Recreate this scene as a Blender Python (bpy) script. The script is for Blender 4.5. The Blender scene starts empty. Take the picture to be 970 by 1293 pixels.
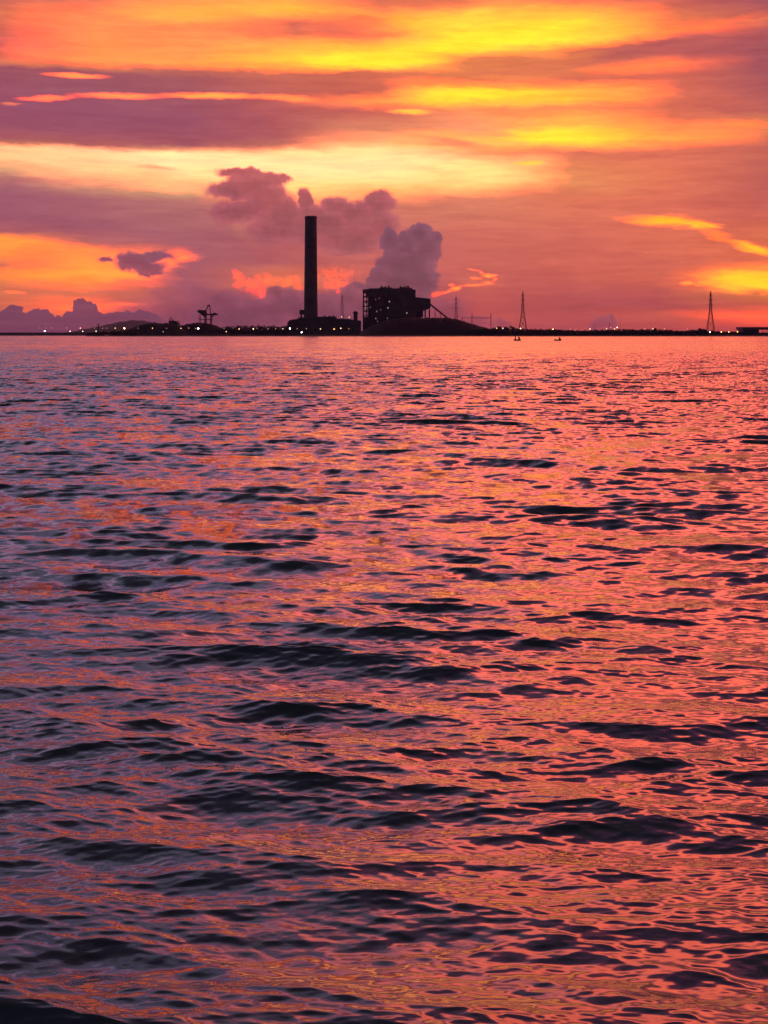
import bpy, bmesh, math, random
import numpy as np
from mathutils import Vector, Matrix

random.seed(11)
RNG = np.random.default_rng(5)
C = bpy.context.scene.collection
SC = bpy.context.scene
PI = math.pi
DENOISE = True
F, CX, HY, CAMH = 1900.0, 485.0, 421.5, 4.0     # focal length in photo pixels, principal column, horizon row, eye height


def X(px, d):
    return (px - CX) / F * d


def Z(py, d):
    return CAMH + (HY - py) / F * d


def lin(r, g, b):
    return tuple((c / 255 / 12.92) if c <= 10 else ((c / 255 + .055) / 1.055) ** 2.4 for c in (r, g, b))


# ------------------------------------------------------------------ render settings
SC.view_settings.view_transform = 'Standard'
SC.view_settings.look = 'None'
SC.view_settings.exposure = 0
SC.view_settings.gamma = 1
SC.view_settings.use_curve_mapping = False
SC.render.engine = 'CYCLES'
SC.cycles.use_denoising = DENOISE
SC.cycles.max_bounces = 6
SC.cycles.diffuse_bounces = 2
SC.cycles.glossy_bounces = 3
SC.cycles.volume_bounces = 1
SC.cycles.sample_clamp_indirect = 6
SC.render.filter_size = 1.9

cam = bpy.data.cameras.new('camera')
cam.sensor_fit = 'VERTICAL'
cam.sensor_height = 36
cam.lens = 36 * F / 1293
cam.shift_y = -(646.5 - HY) / 1293
cam.clip_start = .1
cam.clip_end = 60000
co = bpy.data.objects.new('camera', cam)
co.location = (0, 0, CAMH)
co.rotation_euler = (PI / 2, 0, 0)
C.objects.link(co)
SC.camera = co

# ------------------------------------------------------------------ node helper
class NT:
    def __init__(s, tree):
        s.t = tree

    def n(s, typ, **kw):
        nd = s.t.nodes.new(typ)
        for k, v in kw.items():
            setattr(nd, k, v)
        return nd

    def put(s, sock, v):
        if isinstance(v, bpy.types.NodeSocket):
            s.t.links.new(v, sock)
        elif v is not None:
            if sock.type == 'RGBA' and len(v) == 3:
                v = (*v, 1)
            sock.default_value = v

    def math(s, op, a, b=None, c=None, clamp=False):
        nd = s.n('ShaderNodeMath', operation=op, use_clamp=clamp)
        for i, v in enumerate((a, b, c)):
            if v is not None:
                s.put(nd.inputs[i], v)
        return nd.outputs[0]

    def vec(s, op, a, b=None, scale=None):
        nd = s.n('ShaderNodeVectorMath', operation=op)
        s.put(nd.inputs[0], a)
        if b is not None:
            s.put(nd.inputs[1], b)
        if scale is not None:
            s.put(nd.inputs['Scale'], scale)
        return nd.outputs['Value'] if op in ('LENGTH', 'DOT_PRODUCT') else nd.outputs[0]

    def comb(s, x, y, z=0.0):
        nd = s.n('ShaderNodeCombineXYZ')
        for i, v in enumerate((x, y, z)):
            s.put(nd.inputs[i], v)
        return nd.outputs[0]

    def noise(s, v, scale, detail=3, rough=.5, dim='2D', color=False):
        nd = s.n('ShaderNodeTexNoise', noise_dimensions=dim)
        s.put(nd.inputs['Vector'], v)
        nd.inputs['Scale'].default_value = scale
        nd.inputs['Detail'].default_value = detail
        nd.inputs['Roughness'].default_value = rough
        return nd.outputs['Color' if color else 'Fac']

    def mapr(s, v, a, b, c=0.0, d=1.0, smooth=True, clamp=True):
        nd = s.n('ShaderNodeMapRange', interpolation_type='SMOOTHSTEP' if smooth else 'LINEAR', clamp=clamp)
        for i, q in enumerate((v, a, b, c, d)):
            s.put(nd.inputs[i], q)
        return nd.outputs[0]

    def mix(s, f, a, b):
        nd = s.n('ShaderNodeMix', data_type='RGBA')
        s.put(nd.inputs[0], f)
        s.put(nd.inputs[6], a)
        s.put(nd.inputs[7], b)
        return nd.outputs[2]

    def ramp(s, f, stops, mode='LINEAR'):
        nd = s.n('ShaderNodeValToRGB')
        cr = nd.color_ramp
        cr.interpolation = mode
        stops = sorted(stops)
        cr.elements[0].position = stops[0][0]
        cr.elements[0].color = (*stops[0][1], 1)
        cr.elements[1].position = stops[-1][0]
        cr.elements[1].color = (*stops[-1][1], 1)
        for p, c in stops[1:-1]:
            e = cr.elements.new(p)
            e.color = (*c, 1)
        s.put(nd.inputs[0], f)
        return nd.outputs[0]


# ------------------------------------------------------------------ the sky (world)
def azel(px, py):
    az = math.atan((px - CX) / F)
    el = math.atan((HY - py) / F * math.cos(az))
    return az * F, el * F                        # both in 1/1900 rad


def hdr(c):
    out = []
    r, g, b = lin(*c)
    # the camera clipped the red of the glowing cloud: its true red is well above white
    return (r if r < .86 else .86 + (r - .86) * 24.0, min(g, .90), b)


def build_world():
    w = bpy.data.worlds.new('World')
    SC.world = w
    w.use_nodes = True
    w.cycles.sampling_method = 'NONE'
    t = w.node_tree
    t.nodes.clear()
    N = NT(t)
    geo = N.n('ShaderNodeTexCoord').outputs['Generated']
    sp = N.n('ShaderNodeSeparateXYZ')
    N.put(sp.inputs[0], geo)
    x, y, z = sp.outputs
    az = N.math('ARCTAN2', x, y)
    el = N.math('ARCSINE', z)
    U = N.math('MULTIPLY', az, F)
    V = N.math('MAXIMUM', N.math('MULTIPLY', el, F), 0.0)
    P = N.comb(U, V)

    # --- warps: long soft streaks for the layered cloud, small billows for the cumulus
    shear = N.comb(U, N.math('MULTIPLY_ADD', U, .13, V))
    wob = N.noise(N.vec('MULTIPLY', shear, (1 / 240, 1 / 52, 1)), 1.0, 6, .62, color=True)
    wob = N.vec('SUBTRACT', wob, (.5, .5, .5))
    fine = N.noise(N.vec('MULTIPLY', P, (1 / 26, 1 / 7, 1)), 1.0, 3, .6, color=True)
    fine = N.vec('SUBTRACT', fine, (.5, .5, .5))
    P0 = N.vec('ADD', N.vec('ADD', P, N.vec('MULTIPLY', wob, (100, 23, 0))), N.vec('MULTIPLY', fine, (12, 5, 0)))
    P1 = N.vec('ADD', P, N.vec('MULTIPLY', fine, (14, 5, 0)))
    bil = N.noise(P, 1 / 17, 4, .52, color=True)
    bil = N.vec('SUBTRACT', bil, (.5, .5, .5))
    P2 = N.vec('ADD', P, N.vec('MULTIPLY', bil, (17, 15, 0)))

    # --- soft layered field: colour profiles by elevation at nine azimuths
    cols = COLS
    s0 = N.n('ShaderNodeSeparateXYZ')
    N.put(s0.inputs[0], P0)
    U0, V0 = s0.outputs[0], s0.outputs[1]
    VM = 440.0
    field = None
    prev_u = None
    for px, prof in cols:
        st = []
        for py, c in prof:
            u, v = azel(px, py)
            st.append((min(1, max(0, v / VM)), hdr(c)))
        if len(st) > 32:
            raise ValueError('too many stops')
        r = N.ramp(N.math('DIVIDE', V0, VM), st)
        u = azel(px, 200)[0]
        if field is None:
            field = r
        else:
            field = N.mix(N.mapr(U0, prev_u, u, smooth=False), field, r)
        prev_u = u

    # --- upper sky above the picture, seen in the water
    deg = N.math('MULTIPLY', el, 180 / PI)
    pat = N.noise(N.comb(N.math('MULTIPLY', az, 2.2), N.math('MULTIPLY', el, 10.0)), 1.0, 4, .6)
    dw = N.math('DIVIDE', N.math('ADD', deg, N.math('MULTIPLY', N.math('SUBTRACT', pat, .5), 9.0)), 90.0)
    right = N.ramp(dw, [(a / 90, c) for a, c in UP_RIGHT])
    left = N.ramp(dw, [(a / 90, c) for a, c in UP_LEFT])
    azd = N.math('MULTIPLY', az, 180 / PI)
    azw = N.math('ADD', azd, N.math('MULTIPLY', N.math('SUBTRACT', pat, .5), 9.0))
    up = N.mix(N.mapr(azw, UP_AZ[0], UP_AZ[1]), left, right)
    patm = N.mapr(pat, .49, .60)
    up = N.mix(N.math('MULTIPLY', patm, .68), up, N.vec('MULTIPLY', up, (.26, .30, .50)))
    field = N.mix(N.mapr(deg, 12.0, 15.0), field, up)

    # --- single clouds and lit streaks
    def blob(px, py, rx, ry, rot=0.0, src=None, soft=1.0):
        u, v = azel(px, py)
        m = N.n('ShaderNodeMapping', vector_type='TEXTURE')
        N.put(m.inputs['Vector'], src)
        m.inputs['Location'].default_value = (u, v, 0)
        m.inputs['Rotation'].default_value = (0, 0, -math.radians(rot))
        m.inputs['Scale'].default_value = (rx, ry, 1)
        return N.vec('LENGTH', m.outputs[0])

    def chain(src):
        # makes each cloud wait for the one before it, so the shader's stack stays small
        nd = N.n('ShaderNodeVectorMath', operation='MULTIPLY_ADD')
        N.put(nd.inputs[0], field)
        nd.inputs[1].default_value = (1e-7, 1e-7, 1e-7)
        N.put(nd.inputs[2], src)
        return nd.outputs[0]

    mott = N.mapr(N.noise(P2, 1 / 10, 4, .6), .36, .57, .12, 1.0)
    for px, py, rx, ry, rot, colr, soft, amt, wsrc in STREAKS:
        d = blob(px, py, rx, ry, rot, chain({0: P0, 1: P1, 2: P2, 3: P1}[wsrc]))
        f = N.mapr(d, 1.0, 1.0 - soft, 0.0, amt)
        if wsrc >= 2:
            f = N.math('MULTIPLY', f, mott)
        field = N.mix(f, field, hdr(colr))
    for colr, soft, amt, wsrc, balls in CLOUDS:
        d = None
        src = chain({0: P0, 1: P1, 2: P2, 3: P1}[wsrc])
        for b in balls:
            q = blob(*b[:4], b[4] if len(b) > 4 else 0, src)
            d = q if d is None else N.math('MINIMUM', d, q)
        f = N.mapr(d, 1.0 + soft / 2, 1.0 - soft / 2, 0.0, amt)
        lo, hi = colr
        cc = N.mix(N.mapr(V, azel(485, lo[0])[1], azel(485, hi[0])[1]), *(tuple(v * .92 for v in lin(*q[1])) for q in (lo, hi)))
        cc = N.mix(.55, cc, N.mix(N.mapr(N.noise(P2, 1 / 26, 4, .62), .3, .7), N.vec('MULTIPLY', cc, (.78, .8, .86)), N.vec('MULTIPLY', cc, (1.28, 1.2, 1.12))))
        cc = N.vec('SCALE', cc, scale=N.mapr(d, .25, 1.0, .88, 1.16))
        field = N.mix(f, field, cc)
    # row of cumulus on the left horizon: outline as a curve of azimuth
    fc = N.n('ShaderNodeFloatCurve')
    cv = fc.mapping.curves[0]
    u0, u1 = azel(-60, 400)[0], azel(300, 400)[0]
    pts = [((azel(px, py)[0] - u0) / (u1 - u0), azel(px, py)[1] / 60.0) for px, py in HORIZON_CUMULUS]
    cv.points[0].location = pts[0]
    cv.points[1].location = pts[-1]
    for p in pts[1:-1]:
        cv.points.new(*p)
    fc.mapping.update()
    s2 = N.n('ShaderNodeSeparateXYZ')
    N.put(s2.inputs[0], N.vec('ADD', P, N.vec('ADD', N.vec('MULTIPLY', bil, (8, 8, 0)), N.vec('MULTIPLY', N.vec('SUBTRACT', N.noise(P, 1 / 7, 3, .6, color=True), (.5, .5, .5)), (9, 9, 0)))))
    N.put(fc.inputs['Value'], N.mapr(s2.outputs[0], u0, u1, smooth=False))
    top = N.math('MULTIPLY', fc.outputs[0], 60.0)
    f = N.mapr(N.math('SUBTRACT', top, s2.outputs[1]), -.8, .8)
    f = N.math('MULTIPLY', f, N.mapr(U, azel(222, 400)[0], azel(200, 400)[0]))
    field = N.mix(N.math('MULTIPLY', f, .95), field, N.mix(N.mapr(V, 0, 30), lin(140, 74, 102), lin(126, 74, 104)))

    # --- faint streakiness everywhere, fade to dusk behind the viewer
    st = N.noise(N.vec('MULTIPLY', P0, (1 / 120, 1 / 12, 1)), 1.0, 4, .6)
    st2 = N.noise(N.vec('MULTIPLY', P1, (1 / 45, 1 / 5, 1)), 1.0, 3, .6)
    st = N.math('ADD', N.math('MULTIPLY', st, .65), N.math('MULTIPLY', st2, .35))
    field = N.mix(N.mapr(st, .3, .7, smooth=False), N.vec('MULTIPLY', field, (.85, .77, .84)), N.vec('MULTIPLY', field, (1.06, 1.10, 1.04)))
    aabs = N.math('ABSOLUTE', azd)
    back = N.ramp(N.math('DIVIDE', deg, 90.0), [(0, (.16, .10, .15)), (.3, (.09, .09, .15)), (1, (.05, .06, .10))])
    field = N.mix(N.mapr(aabs, 45, 110), field, back)

    sky = N.n('ShaderNodeTexSky', sky_type='NISHITA', sun_disc=False)
    sky.sun_elevation = math.radians(SUN_EL)
    sky.sun_rotation = math.radians(SUN_AZ)
    sky.dust_density = 2.0
    bg1 = N.n('ShaderNodeBackground')
    N.put(bg1.inputs[0], sky.outputs[0])
    bg1.inputs[1].default_value = .0015
    bg2 = N.n('ShaderNodeBackground')
    N.put(bg2.inputs[0], field)
    add = N.n('ShaderNodeAddShader')
    t.links.new(bg1.outputs[0], add.inputs[0])
    t.links.new(bg2.outputs[0], add.inputs[1])
    out = N.n('ShaderNodeOutputWorld')
    t.links.new(add.outputs[0], out.inputs[0])


SUN_EL, SUN_AZ = 2.5, 4.0
UP_RIGHT = [(8, (1.0, .22, .26)), (13, (1.0, .20, .28)), (15.5, (1.5, .28, .33)), (19, (4.2, .68, .46)), (23, (9.0, 1.32, .70)), (28, (8.4, 1.24, .74)), (32, (2.7, .46, .60)), (37, (.95, .28, .54)), (44, (.45, .21, .40)), (54, (.16, .13, .21)), (68, (.06, .07, .09)), (90, (.035, .048, .062))]
UP_LEFT = [(8, (.80, .23, .40)), (13, (.72, .22, .42)), (16.5, (.90, .30, .54)), (20.5, (1.6, .62, 1.0)), (26, (1.35, .98, 1.5)), (34, (.78, .70, 1.08)), (42, (.42, .42, .64)), (51, (.21, .22, .32)), (64, (.075, .09, .12)), (90, (.038, .055, .07))]
UP_AZ = (-12, 11)

COLS = [
    (0, [(0, (205, 105, 90)), (15, (238, 122, 85)), (35, (220, 108, 90)), (58, (190, 90, 95)), (72, (222, 108, 90)), (81, (236, 125, 90)), (88, (165, 86, 100)),
         (130, (156, 82, 108)), (160, (158, 82, 106)), (175, (172, 90, 100)), (183, (205, 125, 100)), (189, (246, 205, 145)), (200, (248, 212, 145)), (214, (235, 172, 125)),
         (228, (190, 115, 115)), (245, (166, 95, 115)), (275, (165, 92, 112)), (292, (182, 96, 105)), (299, (240, 140, 75)), (311, (250, 168, 70)), (323, (240, 142, 80)),
         (335, (226, 116, 88)), (347, (240, 148, 75)), (358, (234, 126, 88)), (380, (238, 125, 88)), (400, (225, 110, 92)), (420, (150, 82, 108))]),
    (120, [(0, (236, 125, 90)), (20, (246, 150, 90)), (50, (250, 156, 85)), (76, (251, 160, 85)), (86, (222, 120, 92)), (93, (165, 90, 102)), (140, (155, 82, 108)),
           (165, (163, 84, 105)), (182, (188, 100, 98)), (189, (245, 215, 155)), (205, (250, 225, 155)), (225, (244, 198, 135)), (238, (215, 145, 118)), (250, (176, 102, 113)),
           (290, (168, 92, 112)), (308, (196, 104, 102)), (318, (244, 150, 80)), (330, (250, 165, 75)), (344, (253, 182, 68)), (354, (250, 160, 75)), (366, (236, 122, 90)),
           (388, (246, 142, 80)), (405, (230, 115, 90)), (420, (150, 82, 108))]),
    (240, [(0, (250, 165, 82)), (20, (253, 188, 75)), (36, (246, 150, 88)), (60, (250, 158, 88)), (80, (251, 165, 82)), (90, (205, 110, 92)), (99, (172, 90, 98)),
           (150, (160, 82, 105)), (181, (165, 82, 98)), (188, (215, 140, 110)), (193, (251, 240, 170)), (205, (252, 250, 182)), (215, (252, 243, 165)), (228, (250, 220, 145)), (242, (233, 175, 125)),
           (256, (190, 116, 112)), (300, (172, 96, 112)), (340, (176, 95, 110)), (380, (165, 85, 108)), (420, (155, 80, 108))]),
    (360, [(0, (252, 185, 72)), (12, (253, 200, 68)), (26, (228, 112, 90)), (45, (230, 118, 86)), (58, (252, 188, 78)), (75, (254, 212, 66)), (85, (246, 170, 76)),
           (92, (206, 106, 90)), (112, (200, 100, 92)), (140, (186, 90, 96)), (170, (180, 88, 96)), (184, (212, 125, 100)), (191, (250, 225, 145)), (204, (253, 248, 168)),
           (222, (253, 244, 152)), (248, (250, 212, 125)), (266, (208, 118, 106)), (300, (182, 92, 102)), (330, (190, 95, 102)), (345, (232, 118, 92)), (362, (238, 118, 88)), (378, (152, 80, 106)), (420, (146, 78, 106))]),
    (480, [(0, (226, 115, 90)), (12, (240, 140, 82)), (30, (252, 188, 66)), (45, (249, 162, 80)), (60, (253, 212, 62)), (76, (255, 243, 56)), (85, (253, 222, 66)),
           (92, (222, 112, 86)), (115, (216, 106, 86)), (126, (244, 158, 82)), (140, (206, 100, 92)), (164, (234, 140, 105)), (180, (245, 185, 122)), (191, (252, 232, 152)),
           (206, (254, 248, 158)), (226, (253, 242, 150)), (240, (246, 190, 112)), (256, (216, 122, 105)), (300, (202, 105, 104)), (340, (208, 100, 100)), (380, (160, 82, 102)), (420, (150, 76, 102))]),
    (600, [(0, (240, 150, 82)), (20, (254, 222, 72)), (48, (255, 247, 56)), (62, (254, 232, 62)), (72, (234, 130, 82)), (95, (234, 130, 82)), (108, (250, 170, 72)),
           (118, (255, 238, 56)), (128, (254, 218, 62)), (139, (240, 150, 95)), (160, (240, 160, 110)), (172, (250, 205, 90)), (184, (249, 195, 98)), (194, (230, 140, 98)),
           (204, (250, 218, 130)), (216, (253, 238, 140)), (236, (248, 198, 120)), (250, (226, 132, 105)), (290, (214, 110, 100)), (330, (206, 100, 96)), (360, (206, 95, 95)), (395, (214, 90, 90)), (420, (198, 85, 95))]),
    (720, [(0, (226, 112, 86)), (14, (250, 185, 72)), (30, (254, 232, 62)), (50, (254, 236, 62)), (60, (228, 122, 82)), (80, (238, 130, 82)), (98, (226, 110, 86)),
           (112, (251, 185, 72)), (125, (253, 212, 64)), (138, (240, 140, 86)), (155, (251, 195, 80)), (172, (255, 243, 62)), (185, (250, 195, 86)), (196, (226, 116, 92)),
           (212, (235, 135, 92)), (228, (238, 145, 96)), (252, (229, 120, 92)), (300, (215, 105, 96)), (340, (214, 100, 92)), (378, (194, 85, 92)), (400, (206, 88, 90)), (420, (194, 80, 94))]),
    (840, [(0, (210, 100, 90)), (20, (234, 120, 82)), (40, (244, 138, 76)), (52, (202, 96, 92)), (70, (206, 98, 92)), (81, (243, 138, 80)), (95, (220, 106, 88)),
           (120, (216, 106, 90)), (150, (234, 116, 86)), (175, (250, 175, 78)), (190, (230, 116, 92)), (230, (234, 120, 92)), (260, (226, 110, 92)),
           (300, (230, 114, 90)), (350, (224, 105, 88)), (366, (202, 90, 90)), (384, (196, 85, 90)), (400, (230, 100, 82)), (420, (208, 85, 86))]),
    (970, [(0, (162, 80, 96)), (10, (176, 86, 96)), (25, (220, 110, 90)), (40, (182, 90, 95)), (60, (170, 85, 96)), (100, (170, 85, 96)), (138, (190, 95, 96)),
           (158, (236, 136, 86)), (184, (206, 105, 90)), (230, (196, 96, 92)), (270, (210, 100, 90)), (300, (230, 114, 82)), (330, (236, 112, 80)), (345, (246, 170, 60)),
           (372, (236, 124, 72)), (385, (225, 100, 76)), (400, (244, 118, 72)), (420, (214, 82, 82))]),
]
# px, py, rx, ry, tilt, colour, softness, amount, warp
STREAKS = [
    (430, 36, 110, 26, 4, (212, 102, 88), .9, .85, 0),
    (540, 6, 110, 16, 0, (222, 110, 84), .8, .8, 0),
    (590, 54, 150, 18, -9, (255, 248, 52), .9, .95, 0),
    (480, 76, 130, 12, 0, (255, 246, 52), .8, .9, 0),
    (665, 40, 100, 17, -4, (255, 247, 54), .95, .8, 0),
    (650, 90, 140, 14, -8, (226, 118, 84), .8, .85, 0),
    (820, 62, 140, 14, -8, (190, 92, 94), .9, .75, 0),
    (800, 84, 90, 9, 0, (244, 136, 80), .9, .7, 0),
    (845, 40, 110, 8, -9, (246, 140, 74), .9, .6, 0),
    (612, 120, 115, 12, -3, (255, 243, 54), .85, .95, 0),
    (520, 141, 38, 4.5, 1, (254, 205, 75), .8, .95, 1),
    (560, 180, 60, 8, 8, (222, 118, 100), .9, .75, 0),
    (712, 172, 115, 17, 3, (255, 244, 58), .9, .95, 0),
    (600, 168, 70, 10, 0, (238, 158, 110), .9, .6, 0),
    (668, 206, 26, 4, -3, (255, 215, 70), .8, .95, 1),
    (400, 208, 300, 30, 0, (254, 251, 170), .9, .9, 0),
    (590, 222, 110, 18, 2, (253, 240, 145), .9, .75, 0),
    (60, 205, 90, 14, 8, (250, 222, 155), .9, .6, 0),
    (205, 214, 40, 5, 0, (215, 140, 110), .9, .6, 0),
    (190, 232, 80, 14, 6, (250, 212, 140), .95, .6, 0),
    (97, 95.5, 50, 4.2, 1, (253, 165, 90), .8, .95, 1),
    (60, 124, 46, 4.5, -3, (253, 150, 95), .8, .85, 1),
    (150, 121, 70, 5, 0, (254, 158, 92), .8, .95, 1),
    (270, 121, 90, 5, 0, (255, 180, 82), .8, .95, 1),
    (365, 124, 52, 6, 4, (250, 165, 90), .8, .9, 1),
    (15, 131, 18, 3, 0, (240, 130, 100), .8, .8, 1),
    (940, 156, 40, 7, 5, (250, 150, 80), .9, .8, 1),
    (838, 280, 66, 9, 5, (255, 205, 45), .9, .95, 0),
    (880, 285, 34, 6, 3, (255, 225, 45), .9, .8, 0),
    (955, 314, 46, 9, 16, (255, 215, 45), .9, .95, 0),
    (905, 298, 50, 8, 24, (248, 150, 66), .9, .7, 0),
    (955, 357, 85, 16, 6, (255, 238, 48), .85, .97, 0),
    (868, 358, 11, 2.8, 2, (255, 180, 75), .8, .95, 1),
    (882, 360, 6, 2, 0, (252, 160, 80), .8, .9, 1),
    (640, 95, 60, 5, 0, (240, 150, 80), .9, .5, 0),
    (60, 346, 110, 10, 3, (252, 172, 70), .9, .7, 0),
    (40, 308, 110, 9, 5, (251, 170, 70), .9, .7, 0),
    (165, 348, 60, 10, -3, (254, 190, 72), .9, .8, 0),
    (215, 333, 36, 16, -30, (248, 150, 85), .9, .8, 0),
    (168, 372, 40, 14, 0, (222, 112, 92), .9, .8, 0),
    (165, 383, 26, 5, 2, (248, 138, 84), .9, .7, 0),
    (20, 369, 16, 3, 3, (248, 150, 90), .9, .7, 1),
    (760, 330, 170, 30, 0, (216, 102, 94), .9, .5, 0),
    (780, 384, 150, 12, 0, (194, 84, 92), .9, .6, 0),
    (905, 398, 90, 9, 0, (242, 114, 76), 1.0, .6, 0),
    (905, 382, 40, 3, 0, (232, 108, 90), 1.0, .5, 0),
    (290, 280, 60, 20, 30, (205, 122, 112), .95, .7, 0),
    (445, 320, 34, 3.2, -3, (140, 82, 108), .9, .75, 1),
]
CLOUDS = [
    # mauve bank with an anvil, behind the chimney
    (((330, (172, 88, 104)), (225, (176, 90, 108))), .48, .96, 2,
     [(300, 240, 38, 14), (320, 232, 40, 16), (308, 219, 34, 7, 4), (346, 225, 22, 7, 10), (338, 252, 34, 24, 20), (355, 268, 26, 26), (352, 285, 40, 24), (386, 254, 10, 16), (405, 285, 60, 26),
      (425, 262, 22, 15), (452, 272, 40, 18), (478, 256, 22, 16), (480, 285, 24, 22), (440, 300, 60, 20), (376, 276, 40, 17), (395, 268, 20, 12), (300, 268, 34, 16)]),
    # purple cumulus behind the boiler house
    (((400, (130, 74, 100)), (285, (126, 74, 106))), .22, .96, 2,
     [(492, 303, 14, 15), (531, 298, 15, 17), (553, 303, 7, 10), (512, 310, 14, 19), (540, 312, 20, 20), (512, 335, 36, 24), (528, 348, 26, 32), (500, 360, 38, 24), (478, 350, 16, 12),
      (515, 385, 28, 30), (455, 378, 18, 22), (480, 385, 30, 25)]),
    (((410, (158, 84, 110)), (350, (168, 90, 110))), .9, .7, 0, [(245, 392, 62, 34), (300, 396, 70, 30)]),
    # lower purple bank left of the chimney
    (((410, (148, 80, 108)), (365, (152, 82, 108))), .3, .9, 2,
     [(365, 388, 36, 24), (330, 402, 50, 24), (300, 405, 60, 24), (405, 398, 40, 30), (440, 375, 15, 17), (450, 395, 40, 30), (285, 385, 20, 18), (350, 372, 14, 9)]),
    # small dark cloud and its scrap
    (((345, (120, 74, 108)), (320, (122, 78, 112))), .6, .92, 2,
     [(164, 329, 19, 11), (188, 325, 32, 7, -2), (176, 334, 19, 10), (188, 339, 23, 8, -3), (133, 328.5, 9, 4.5)]),
    # faint purple puff over the right shore
    (((415, (165, 78, 108)), (400, (158, 82, 112))), .5, .7, 2,
     [(766, 408, 14, 7), (772, 404, 6, 6), (756, 412, 10, 6)]),
    (((415, (160, 80, 110)), (395, (150, 82, 112))), .6, .55, 2, [(565, 395, 26, 20), (600, 408, 26, 9), (632, 408, 10, 5)]),
]
HORIZON_CUMULUS = [(-60, 396), (-20, 388), (0, 392), (8, 388), (15, 386), (24, 387), (29, 393), (37, 395), (45, 390), (62, 390), (67, 397), (76, 398), (84, 394), (91, 392), (94, 381),
                   (101, 378.5), (112, 380), (122, 384), (126, 396), (136, 396), (152, 393), (166, 394), (175, 391), (186, 393), (195, 398), (206, 404), (225, 414), (300, 416)]
# coral sunlit edges of the cumulus: appended as streaks with billow warp
STREAKS += [
    (316, 361, 26, 14, 12, (254, 124, 84), .9, .95, 2),
    (345, 353, 30, 9, 12, (252, 128, 84), .9, .9, 2),
    (370, 356, 16, 9, 10, (254, 134, 80), .9, .9, 2),
    (299, 348, 8, 12, 0, (252, 122, 86), .9, .9, 2),
    (328, 372, 10, 9, 0, (255, 128, 84), .9, .9, 2),
    (420, 346, 42, 12, 0, (242, 118, 88), .95, .85, 2),
    (424, 358, 22, 10, 0, (250, 122, 84), .9, .8, 2),
    (426, 373, 5, 9, 0, (255, 112, 84), .9, .95, 2),
]
LATE = [
    (552, 371.5, 15, 3.8, -14, (255, 122, 74), 1.0, .95, 1),
    (566, 368, 12, 2.6, -16, (255, 150, 70), 1.0, .95, 1),
    (577, 365, 8, 3.8, -10, (255, 190, 66), 1.0, .95, 1),
    (571, 359.5, 6, 2.6, 14, (255, 150, 74), 1.0, .9, 1),
    (598, 360, 24, 2.2, -5, (254, 150, 84), 1.0, .95, 1),
    (618, 357.5, 11, 2.2, 4, (254, 152, 86), 1.0, .9, 1),
    (617, 348.5, 9, 3.4, 0, (255, 190, 70), 1.0, .95, 1),
    (624, 347.5, 7, 2.2, 0, (254, 160, 84), 1.0, .9, 1),
    (597, 341, 11, 2.2, 12, (250, 142, 94), 1.0, .85, 1),
    (607, 344.5, 8, 2.2, 24, (250, 146, 92), 1.0, .8, 1),
    (602, 351.5, 9, 2.4, 4, (255, 150, 78), 1.0, .85, 1),
    (625, 353, 3.5, 4, 20, (254, 140, 84), 1.0, .8, 1),
]
STREAKS += [(590, 356, 52, 16, -6, (236, 112, 88), .95, .55, 0)] + LATE

build_world()

sun = bpy.data.lights.new('sun', 'SUN')
sun.energy = .06
sun.angle = math.radians(20)
sun.color = (1, .36, .14)
so = bpy.data.objects.new('sun', sun)
sd = Vector((math.sin(math.radians(SUN_AZ)) * math.cos(math.radians(SUN_EL)), math.cos(math.radians(SUN_AZ)) * math.cos(math.radians(SUN_EL)), math.sin(math.radians(SUN_EL))))
so.rotation_euler = sd.to_track_quat('Z', 'Y').to_euler()
so.location = (0, 0, 200)
C.objects.link(so)
#--SKYEND

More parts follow.
